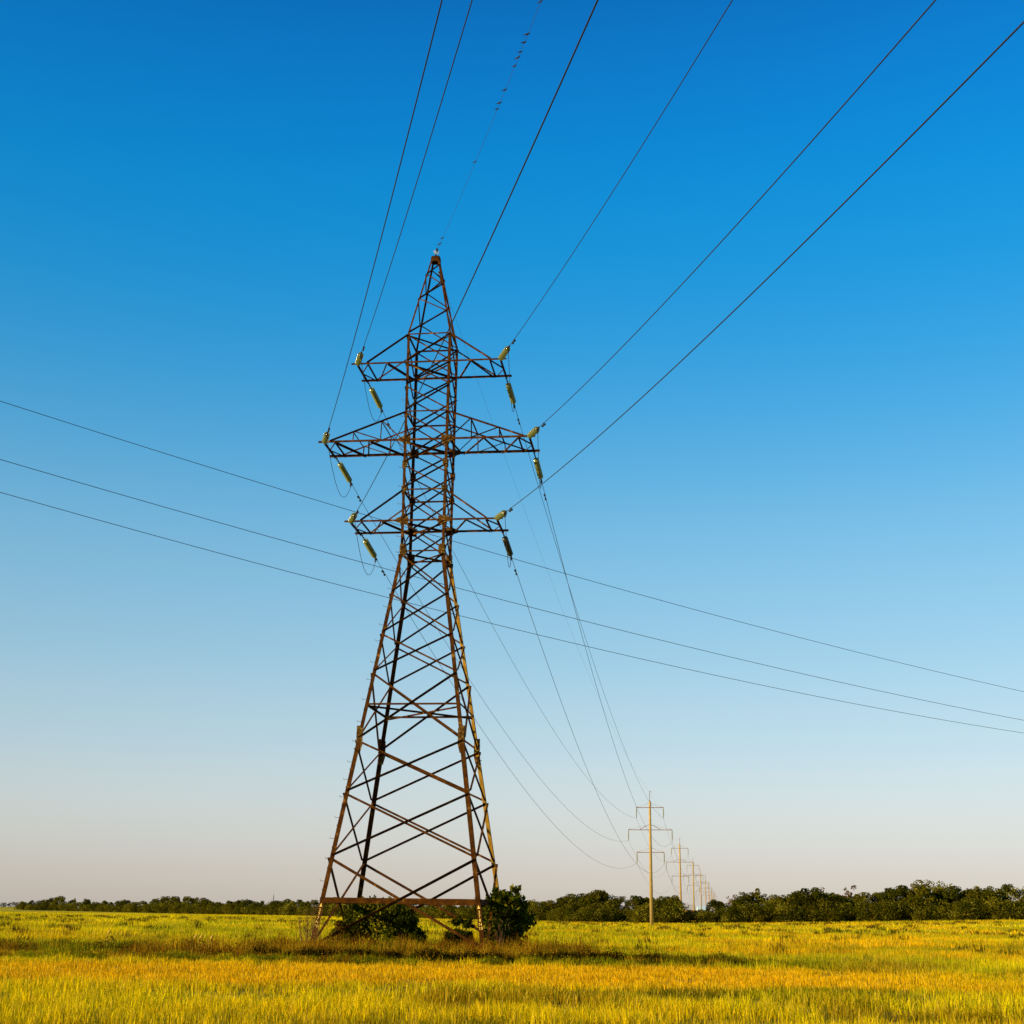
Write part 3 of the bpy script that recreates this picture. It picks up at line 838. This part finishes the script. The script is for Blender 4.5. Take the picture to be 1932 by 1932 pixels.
def plan_point(x):
    """where the sight line at picture column x meets the windbreak"""
    r = ray(x, 1722)
    if x < 1120: p0, p1 = np.array([-270., 745.]), np.array([17.5, 288.])
    else: p0, p1 = np.array([17.5, 288.]), np.array([112., 276.])
    A = np.array([[r[0], -(p1 - p0)[0]], [r[1], -(p1 - p0)[1]]])
    t, s = np.linalg.solve(A, p0)
    return np.array([r[0] * t, r[1] * t])
def top_height(x, y, pos):
    r = ray(x, y); t = math.hypot(*pos) / math.hypot(r[0], r[1])
    return EYE + r[2] * t
SIL = [(30, 1703), (50, 1699.4), (77, 1697), (115, 1692), (130, 1696), (147, 1694.4), (167, 1700), (200, 1700.4), (233, 1697), (253, 1704), (293, 1693.8), (326, 1692.8), (360, 1691), (396, 1698),
       (413, 1704), (440, 1698.7), (466, 1698), (490, 1702), (513, 1702.8), (550, 1696.4), (573, 1702), (613, 1692), (650, 1699), (690, 1702), (732, 1694), (778, 1708), (819, 1711), (860, 1709), (920, 1705), (970, 1703),
       (1003, 1700.4), (1018, 1700), (1059, 1697.7), (1095, 1687.4), (1143, 1682.3), (1172, 1692.5), (1207, 1694), (1249, 1692.5), (1289, 1690), (1302, 1708), (1359, 1700), (1390, 1697), (1423, 1679.7),
       (1449, 1690), (1485, 1692.5), (1505, 1682), (1536, 1679.7), (1564, 1678.7), (1587, 1692.5), (1605, 1692), (1649, 1684.8), (1670, 1682), (1700, 1670.5), (1726, 1682), (1762, 1663.3), (1792, 1668.4), (1818, 1679.7), (1859, 1669.4), (1885, 1684.8),
       (1910, 1675.6), (1932, 1669.4), (2000, 1674), (2080, 1670), (-40, 1700)]
SIL.sort()
SX_, SY_ = zip(*SIL)
def put_tree(x, h, pos, kd, name, label, group):
    pr = KIND[kd][random.randrange(len(KIND[kd]))]
    z = float(terrain(*pos))
    o = empty(name, (pos[0], pos[1], z - 0.05), random.uniform(0, 6.28))
    sc_ = h / 10
    cr, tr = obj('crown', pr[0], o), obj('trunk', pr[1], o)
    o.scale = (sc_ * random.uniform(0.9, 1.15),) * 2 + (sc_,)
    tag(o, label, 'tree' if 'tree' in name else 'shrub', group)
    return o
LOOK = {'dark': 'dark green leafy tree', 'olive': 'olive green leafy tree', 'pale': 'pale green open tree', 'tall': 'slim upright green tree', 'brown': 'brownish early autumn tree', 'twiggy': 'thin twiggy tree'}
def ordw(n):
    return f"{n}{'th' if 10 <= n % 100 <= 20 else {1: 'st', 2: 'nd', 3: 'rd'}.get(n % 10, 'th')}"
sections = [(30, 600, 12.5, 'the distant windbreak left of the pylon'), (603, 1000, 17, 'the windbreak seen behind the pylon'), (1003, 1296, 16, 'the windbreak left of the gap'), (1358, 2010, 17.5, 'the windbreak right of the gap')]
for x0, x1, st_, where in sections:
    x, i = x0 + 4.0, 0
    while x < x1:
        pos = plan_point(x)
        y = np.interp(x, SX_, SY_) + random.uniform(-0.5, 3.0)
        pos = pos + np.array([random.uniform(-1, 1), random.uniform(-2, 6)])
        h = max(3.2, top_height(x, y, pos) + 0.3 - float(terrain(*pos)))
        kd = random.choices(['dark', 'olive', 'pale', 'tall', 'brown'], [6, 5, 1.2, 1.3, 0.5])[0]
        if 1752 < x < 1806: kd = 'pale'
        if where.endswith('pylon') and x < 1000 and kd == 'pale': kd = 'olive'
        i += 1
        put_tree(x, h, pos, kd, 'windbreak_tree', f"{LOOK[kd]}, {ordw(i)} from the left in {where}", 'trees of the windbreak')
        x += st_ * random.uniform(0.75, 1.25)
pos = plan_point(1621) + np.array([0, 6]); put_tree(1621, top_height(1621, 1667, pos) - float(terrain(*pos)), pos, 'twiggy', 'windbreak_tree', 'thin twiggy reddish tree poking above the windbreak right of the poles', 'trees of the windbreak')
pos = plan_point(1395) + np.array([0, 9]); put_tree(1395, top_height(1395, 1688, pos), pos, 'twiggy', 'windbreak_tree', 'bare pinkish treetop between rounded trees right of the pole row', 'trees of the windbreak')
# low shrubs along the foot of the windbreak and across the gap
x, i = 45.0, 0
while x < 2000:
    pos = plan_point(x) + np.array([random.uniform(-1, 1), random.uniform(-5.5, -2)])
    d = math.hypot(*pos)
    gap = 1298 < x < 1362
    h = random.uniform(2.4, 4.4) if not gap else random.uniform(2.5, 2.9)
    i += 1
    put_tree(x, h, pos, 'shrub', 'windbreak_shrub', f"low {'bush in the windbreak gap' if gap else 'leafy shrub along the windbreak foot'}, {ordw(i)} from the left", 'shrubs along the windbreak')
    x += random.uniform(14, 26) * (0.7 if x < 500 else 1.0) * (0.55 if gap else 1.0)

# far woods on the horizon at the left edge, and beyond the gap
r = np.random.default_rng(5)
n = 9000
cx = r.uniform(-1500, 1100, n); cy = 2650 + r.uniform(-30, 60, n)
hh = 3 + 5 * noise(cx, cy * 0, 60, 21) + 3 * noise(cx, cy * 0, 17, 22)
cz = r.uniform(0, 1, n) ** 0.8 * hh
P, Fq, cc = leaves(np.stack([cx, cy, cz], 1), 1.8 * r.uniform(0.7, 1.4, n), np.tile([[0.13, 0.13, 0.12]], (n, 1)) * r.uniform(0.7, 1.3, (n, 1)), r, 0.9)  # distance haze put into the grey leaf colour
me = np_mesh('far_woods', P, [Fq], cc); me.materials.append(M_LEAF)
tag(obj('far_woods', me), 'grey green strip of far woods on the horizon at the left edge', 'woods', kind='stuff')

# farm sheds glimpsed through the gap
M_WALLW = mat_noise('pale_wall', (0.40, 0.38, 0.33), (0.5, 0.47, 0.42), 2, 0.8)
M_ROOFO = mat_noise('orange_wall', (0.55, 0.20, 0.05), (0.65, 0.27, 0.08), 2, 0.8)
M_ROOFT = mat_noise('blue_grey_roof', (0.45, 0.6, 0.62), (0.55, 0.7, 0.7), 2, 0.6)
M_PANE = mat_noise('dark_window', (0.03, 0.035, 0.04), (0.05, 0.055, 0.06), 2, 0.2)
def shed(x, d, wd, ht, wall, roof, label):
    rr = ray(x, 1722); t = d / rr[1]
    o = tag(empty('farm_shed', (rr[0] * t, d, float(terrain(rr[0] * t, d)))), label, 'shed')
    MB().bar((-wd / 2, 0, ht / 2), (wd / 2, 0, ht / 2), 8, ht).build('wall', wall, o)
    MB().prism((-wd / 2 - 0.4, 0, ht), (wd / 2 + 0.4, 0, ht), [(0, -4.5, 0), (0, 4.5, 0), (0, 0, 2.4)]).build('roof', roof, o)
    MB().bar((-wd * 0.1, -4.03, 1.3), (wd * 0.1, -4.03, 1.3), 0.06, 2.4).build('door', M_PANE, o)
    for k in (-1, 1):
        MB().bar((k * wd * 0.3 - 0.7, -4.03, 2.0), (k * wd * 0.3 + 0.7, -4.03, 2.0), 0.06, 1.1).build('window', M_PANE, o)
shed(1301, 620, 4, 2.9, M_ROOFO, M_WALLW, 'low orange walled shed with pale roof glimpsed through the windbreak gap')
shed(1324, 760, 4, 3.0, M_WALLW, M_ROOFT, 'small pale shed with blue grey roof behind the third concrete pole')
# thin mast far away
rr = ray(515, 1712); t = 900 / rr[1]
mo = tag(empty('radio_mast', (rr[0] * t, 900, 0)), 'thin far lattice mast rising behind the windbreak left of the pylon', 'mast')
mb = MB()
for a_ in range(3):
    c, s = math.cos(a_ * 2.094), math.sin(a_ * 2.094)
    mb.bar((c * 0.9, s * 0.9, 0), (c * 0.12, s * 0.12, 11.0), 0.12, 0.12)
    c2, s2 = math.cos((a_ + 1) * 2.094), math.sin((a_ + 1) * 2.094)
    for z in range(0, 10):
        k0, k1 = 0.9 - 0.078 * z * 0.9, 0.9 - 0.078 * (z + 1) * 0.9
        mb.bar((c * k0, s * k0, z * 1.05), (c2 * k1, s2 * k1, z * 1.05 + 1.05), 0.07, 0.07)
mb.build('mast_frame', M_DARK, mo)
MB().bar((0, 0, 11), (0, 0, 12.2), 0.08, 0.08).build('antenna', M_DARK, mo)

# bushes growing at the foot of the pylon
def bush(name, x, y, h, wd, n, leaf, tones, seed, label, nclump=34):
    o = tag(empty(name, (x, y, 0)), label, 'bush')
    me = crown_mesh('crown', seed, h, wd, n, leaf, 0.25, tones, nclump, 'bush', sprigs=nclump // 2)
    me.materials.clear(); me.materials.append(M_BUSH)
    obj('crown', me, o)
    rr_ = random.Random(seed); mb = MB()
    for k in range(9):
        a = rr_.uniform(0, 6.28); e = Vector((math.cos(a) * wd * 0.3, math.sin(a) * wd * 0.3, h * rr_.uniform(0.6, 0.95)))
        mb.tube([(math.cos(a) * 0.1, math.sin(a) * 0.1, -0.1), e * 0.5 + Vector((0, 0, 0.1)), e], 0.03, 5, 0.008)
    mb.build('stem', M_BARK, o)
    return o
GD, GM, GL = (0.030, 0.036, 0.001), (0.055, 0.060, 0.002), (0.17, 0.16, 0.006)
bush('leafy_bush', -0.15, 61.2, 2.6, 2.45, 5000, 0.115, [GD, GD, GM, GM, GL], 301, 'tall dark leafy bush just right of the near right pylon leg')
bush('leafy_bush', -5.7, 62.2, 2.15, 3.0, 5600, 0.085, [GM, OL, GM, GL], 302, 'broad olive bush inside the pylon base')
bush('leafy_bush', -4.3, 60.9, 1.35, 1.7, 3000, 0.07, [GD, GD, GM], 303, 'low dark bush at the right end of the broad olive bush', 20)
bush('leafy_bush', -1.95, 61.6, 1.45, 1.3, 2600, 0.075, [GD, GM, GM], 304, 'small dark bush left of the near right pylon leg', 18)
bush('leafy_bush', -7.0, 61.3, 1.2, 1.6, 2600, 0.07, [GM, OL, BR], 305, 'low greyish green bush at the left end of the broad olive bush', 18)

# ------------------------------------------------------------------ field vegetation
def blades(x, y, h, wd, lean, cols, segs=2, curl=0.0):
    n = len(x)
    z0 = terrain(x, y)
    a = rng.uniform(0, 2 * np.pi, n)           # blade facing
    la = rng.uniform(0, 2 * np.pi, n)          # lean direction
    ux, uy = np.cos(a) * wd / 2, np.sin(a) * wd / 2
    lx, ly = np.cos(la) * lean * h, np.sin(la) * lean * h
    b = np.stack([x, y, z0 - 0.02], 1)
    U = np.stack([ux, uy, 0 * ux], 1)
    tip = np.stack([x + lx, y + ly, z0 + h * np.sqrt(np.clip(1 - lean * lean * 0.6, 0.2, 1))], 1)
    if segs == 1:
        P = np.stack([b - U, b + U, tip], 1).reshape(-1, 3)
        return P, [np.arange(3 * n).reshape(n, 3)], np.repeat(cols, 3, 0)
    mid = np.stack([x + lx * 0.35, y + ly * 0.35, z0 + h * 0.55], 1)
    P = np.stack([b - U, b + U, mid + U * 0.8, mid - U * 0.8, tip], 1).reshape(-1, 3)
    i = np.arange(n) * 5
    return P, [np.stack([i, i + 1, i + 2, i + 3], 1), np.stack([i + 3, i + 2, i + 4], 1)], np.repeat(cols, 5, 0)
def merge(parts):
    Ps, F3, F4, Cs, off = [], [], [], [], 0
    for P, fl, c in parts:
        for f in fl: (F3 if f.shape[1] == 3 else F4).append(f + off)
        Ps.append(P); Cs.append(c); off += len(P)
    fl = []
    if F4: fl.append(np.concatenate(F4))
    if F3: fl.append(np.concatenate(F3))
    return np.concatenate(Ps), fl, np.concatenate(Cs)
def scatter(d0, d1, dens, side=0.52, clump=0, spread=0.12):
    """points in the fan of ground from d0 to d1 metres, dens(d) per square metre, gathered in tufts"""
    area = side * (d1 * d1 - d0 * d0)
    n = int(area * dens / max(clump, 1))
    d = np.sqrt(rng.uniform(d0 * d0, d1 * d1, n)); a = rng.uniform(-side, side, n)
    x, y = d * np.sin(a), d * np.cos(a)
    if clump:
        x = np.repeat(x, clump) + rng.normal(0, spread, n * clump)
        y = np.repeat(y, clump) + rng.normal(0, spread, n * clump)
    return x, y
parts = []
#        d0   d1   density clump spread height      width  segs
for d0, d1, dens, cl, sp, h0, h1, wd, sg in ((13, 26, 400, 11, 0.06, 0.08, 0.28, 0.010, 2), (26, 46, 300, 11, 0.075, 0.08, 0.29, 0.013, 2), (46, 80, 110, 9, 0.13, 0.12, 0.36, 0.022, 1),
                                             (80, 150, 34, 8, 0.3, 0.14, 0.36, 0.042, 1), (150, 420, 5.5, 6, 0.6, 0.16, 0.40, 0.10, 1)):
    x, y = scatter(d0, d1, dens, 0.5, cl, sp)
    col, band, g = field_colour(x, y)
    sm = strip_mask(x, y)
    keep = rng.random(len(x)) > sm * 0.45
    thin = noise(x, y, 1.7, 31) * 0.6 + noise(x, y, 0.55, 32) * 0.4
    keep &= (thin > 0.43 - 0.12 * band) | (rng.random(len(x)) < 0.16)
    x, y, col, band, g = x[keep], y[keep], col[keep], band[keep], g[keep]
    n = len(x)
    tuft = noise(x, y, 0.8, 33) * (1 - 0.55 * np.clip((noise(x * 0.7, y, 2.6, 17) * 0.6 + noise(x, y, 0.8, 18) * 0.4 - 0.60) / 0.1, 0, 1))
    h = rng.uniform(h0, h1, n) * (0.5 + 1.0 * tuft) * (1 - 0.35 * band)
    col = col * rng.uniform(0.5 if d0 < 40 else 0.75, 1.3, (n, 1))
    dry = rng.random(n) < 0.16
    col[dry] = np.array([0.62, 0.43, 0.03]) * rng.uniform(0.6, 1.2, (dry.sum(), 1))
    grn = (rng.random(n) < 0.10) & (band < 0.5)
    col[grn] = np.array([0.22, 0.24, 0.005]) * rng.uniform(0.6, 1.3, (grn.sum(), 1))
    parts.append(blades(x, y, h, wd * rng.uniform(0.7, 1.4, n), np.abs(rng.normal(0, 0.34, n)), np.clip(col, 0, 0.85), sg))
# darker weed tufts scattered over the field
m_ = 420
d_ = np.sqrt(rng.uniform(56 ** 2, 270 ** 2, m_)); a_ = rng.uniform(-0.5, 0.5, m_)
x0, y0 = d_ * np.sin(a_), d_ * np.cos(a_)
k_ = 46; r_ = np.repeat(rng.uniform(0.2, 0.55, m_) * (1 + d_ / 200), k_)
x = np.repeat(x0, k_) + rng.normal(0, 0.5, m_ * k_) * r_; y = np.repeat(y0, k_) + rng.normal(0, 0.5, m_ * k_) * r_
tone = np.array([(0.10, 0.095, 0.006), (0.13, 0.075, 0.008), (0.06, 0.05, 0.004)])[rng.integers(0, 3, m_)]
col = np.repeat(tone, k_, 0) * rng.uniform(0.6, 1.4, (m_ * k_, 1))
parts.append(blades(x, y, rng.uniform(0.25, 0.6, m_ * k_), 0.02 + 0.0006 * np.repeat(d_, k_), np.abs(rng.normal(0, 0.35, m_ * k_)), col, 1))
P, fl, cc = merge(parts)
me = np_mesh('field_grass', P, fl, cc); me.materials.append(M_GRASS)
tag(obj('field_grass', me), 'yellow green and golden grass covering the field', 'grass', kind='stuff')

# tall weeds of the unploughed strip: clumps of different plants with hollows between them
W_GREEN, W_OLIVE, W_BROWN, W_GOLD, W_DARK, W_RED = (np.array(c) for c in ((0.26, 0.26, 0.005), (0.135, 0.13, 0.005), (0.19, 0.092, 0.006), (0.46, 0.26, 0.010), (0.030, 0.022, 0.003), (0.24, 0.09, 0.006)))  # W_DARK: near-black weed tone standing in for shaded hollows
wp = []
def weed_clumps(n, xr, yr, rad, hgt, dens, pal, wgt, wide=(0.010, 0.026), leafy=0.5):
    cx, cy = rng.uniform(*xr, n), rng.uniform(*yr, n)
    ok = strip_mask(cx, cy) > 0.35
    for x0, y0 in zip(cx[ok], cy[ok]):
        r0 = rng.uniform(*rad); m_ = int(dens * r0 * r0 * 3.1)
        a, q = rng.uniform(0, 6.28, m_), np.sqrt(rng.uniform(0, 1, m_)) * r0
        x, y = x0 + q * np.cos(a), y0 + q * np.sin(a)
        c0 = pal[rng.choice(len(pal), p=wgt)]
        col = c0 * rng.uniform(0.6, 1.4, (m_, 1))
        odd = rng.random(m_) < 0.15; col[odd] = W_GOLD * rng.uniform(0.5, 1.1, (odd.sum(), 1))
        h = rng.uniform(*hgt) * rng.uniform(0.55, 1.05, m_) * (1.05 - 0.5 * (q / r0) ** 2)
        wp.append(blades(x, y, h, rng.uniform(*wide, m_), np.abs(rng.normal(0, 0.3, m_)), col, 2))
        k = int(m_ * leafy); i_ = rng.integers(0, m_, k)
        c = np.stack([x[i_] + rng.normal(0, 0.05, k), y[i_] + rng.normal(0, 0.05, k), terrain(x[i_], y[i_]) + h[i_] * rng.uniform(0.2, 1.0, k)], 1)
        P_, F_, C_ = leaves(c, rng.uniform(0.015, 0.045, k), col[i_] * rng.uniform(0.7, 1.2, (k, 1)), rng)
        wp.append((P_, [F_], C_))
# low greener growth along the near edge
weed_clumps(520, (-29, 12), (43.6, 48.5), (0.25, 0.6), (0.22, 0.42), 260, [W_GREEN, W_OLIVE, W_BROWN, W_GOLD], [0.5, 0.25, 0.1, 0.15])
# brown and golden weeds round the tower
weed_clumps(280, (-13.5, 3.5), (48.4, 65), (0.25, 0.7), (0.25, 0.98), 135, [W_BROWN, W_GOLD, W_RED, W_GREEN, W_OLIVE], [0.34, 0.38, 0.20, 0.03, 0.05])
weed_clumps(90, (-13.5, 2.5), (47.6, 50), (0.2, 0.45), (0.3, 0.8), 150, [W_BROWN, W_GOLD, W_RED], [0.4, 0.4, 0.2])
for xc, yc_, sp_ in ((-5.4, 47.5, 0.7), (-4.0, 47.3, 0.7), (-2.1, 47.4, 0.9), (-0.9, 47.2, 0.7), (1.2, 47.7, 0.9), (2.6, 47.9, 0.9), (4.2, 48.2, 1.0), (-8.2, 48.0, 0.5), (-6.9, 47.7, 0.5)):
    weed_clumps(7, (xc - sp_, xc + sp_), (yc_ - 0.4, yc_ + 0.5), (0.25, 0.5), (0.4, 0.6), 700, [W_DARK * 0.6, W_DARK * 0.35], [0.5, 0.5])  # near-black clumps paint the shade of the front hollows
weed_clumps(75, (-12.8, 2.8), (48.5, 60), (0.15, 0.4), (0.8, 1.35), 60, [W_BROWN, W_GOLD, W_RED], [0.4, 0.4, 0.2], (0.008, 0.018), 1.2)
# olive and dark weeds towards the left
weed_clumps(190, (-28, -12), (47.5, 56.5), (0.35, 0.9), (0.25, 0.7), 140, [W_OLIVE, W_GREEN, W_BROWN, W_GOLD, W_DARK], [0.32, 0.34, 0.14, 0.14, 0.06])
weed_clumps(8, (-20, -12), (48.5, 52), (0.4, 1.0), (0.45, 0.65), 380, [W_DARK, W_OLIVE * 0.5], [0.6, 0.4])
# shade put into dark weeds right of the bush, thinning out into the field
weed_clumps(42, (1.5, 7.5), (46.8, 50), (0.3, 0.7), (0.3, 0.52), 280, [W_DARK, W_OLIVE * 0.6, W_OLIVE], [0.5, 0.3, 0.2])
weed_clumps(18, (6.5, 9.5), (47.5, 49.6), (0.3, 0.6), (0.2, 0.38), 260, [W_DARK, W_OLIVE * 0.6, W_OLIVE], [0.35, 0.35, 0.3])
P, fl, cc = merge(wp)
me = np_mesh('tall_weeds', P, fl, np.clip(cc, 0, 0.8)); me.materials.append(M_GRASS)
tag(obj('tall_weeds', me), 'strip of tall brown and olive weeds round the pylon base', 'weeds', kind='stuff')

# dry yellow stalks with drooping heads, standing out of the weeds at the left
def stalk(px, py, d, label, seed):
    rr = ray(px, py); t = d / rr[1]; xx = rr[0] * t
    top = max(0.7, EYE + rr[2] * t)
    r_ = random.Random(seed)
    o = tag(empty('dry_plant', (xx, d, 0)), label, 'plant', 'dry yellow plants in the weed strip')
    lean = r_.uniform(-0.12, 0.22)
    stem = [(0, 0, -0.05), (lean * 0.4, 0, top * 0.5), (lean, 0, top * 0.85), (lean + 0.1, -0.02, top)]
    MB().tube(stem, 0.016, 6, 0.009).build('stem', M_STALK, o)
    mb = MB().lathe([(0, 0.015), (0.04, 0.05), (0.11, 0.045), (0.19, 0.004)], (lean + 0.05, -0.02, top - 0.08), (0.55, -0.1, 0.8), 9)
    mb.build('seed_head', M_STALK, o)
    r2 = np.random.default_rng(seed)
    m_ = 26
    c = np.stack([r2.uniform(-0.16, 0.2, m_), r2.uniform(-0.15, 0.15, m_), r2.uniform(0.15, 0.85, m_) * top], 1)
    P, Fq, cc = leaves(c, r2.uniform(0.04, 0.1, m_), np.tile([[0.42, 0.28, 0.015]], (m_, 1)) * r2.uniform(0.4, 1.2, (m_, 1)), r2)
    me = np_mesh('dry_leaf', P, [Fq], cc); me.materials.append(M_GRASS)
    obj('foliage', me, o)
M_STALK = mat_noise('dry_stalk', (0.42, 0.26, 0.015), (0.6, 0.38, 0.03), 12, 0.8)
stalk(205.5, 1757.5, 52.5, 'lone dry yellow stalk with bright drooping head, farthest left in the weeds', 1)
stalk(354, 1766, 51.5, 'bent dry stalk left of the pair of yellow plants in the weeds', 2)
stalk(377, 1768, 51.0, 'thicker yellow plant with several heads in the weeds left of the pylon', 3)
stalk(397, 1768, 50.2, 'slender yellow plant with bright head, nearest to the pylon in the weeds', 4)

# bare twiggy shrub round the near left foot
o = tag(empty('bare_shrub', (-8.0, 57.4, 0)), 'bare brown twiggy shrub round the near left pylon foot', 'shrub')
mb = MB(); rr_ = random.Random(9)
for k in range(34):
    a = rr_.uniform(0, 6.28); hh_ = rr_.uniform(0.9, 2.0); sp = rr_.uniform(0.1, 0.55)
    b = Vector((math.cos(a) * 0.15, math.sin(a) * 0.15, -0.05)); e = Vector((math.cos(a) * sp, math.sin(a) * sp, hh_))
    mb.tube([b, (b + e) / 2 + Vector((rr_.uniform(-.08, .08), rr_.uniform(-.08, .08), 0)), e], 0.010, 4, 0.004)
    for j in range(4):
        s = b + (e - b) * rr_.uniform(0.4, 0.95); a2 = rr_.uniform(0, 6.28)
        mb.tube([s, s + Vector((math.cos(a2) * 0.16, math.sin(a2) * 0.16, rr_.uniform(0.1, 0.3)))], 0.005, 4, 0.002)
M_TWIG = mat_noise('twigs', (0.10, 0.045, 0.012), (0.17, 0.08, 0.02), 10, 0.9)
mb.build('twigs', M_TWIG, o)
o = tag(empty('bare_shrub', (-0.25, 59.3, 0)), 'reddish bare twigs in front of the tall dark bush', 'shrub')
mb = MB()
for k in range(16):
    a = rr_.uniform(0, 6.28); e = Vector((math.cos(a) * rr_.uniform(.05, .4), math.sin(a) * .3, rr_.uniform(0.7, 1.45)))
    mb.tube([(0, 0, -0.05), e * 0.5 + Vector((0.03, 0, 0)), e], 0.013, 4, 0.004)
mb.build('twigs', M_TWIG, o)
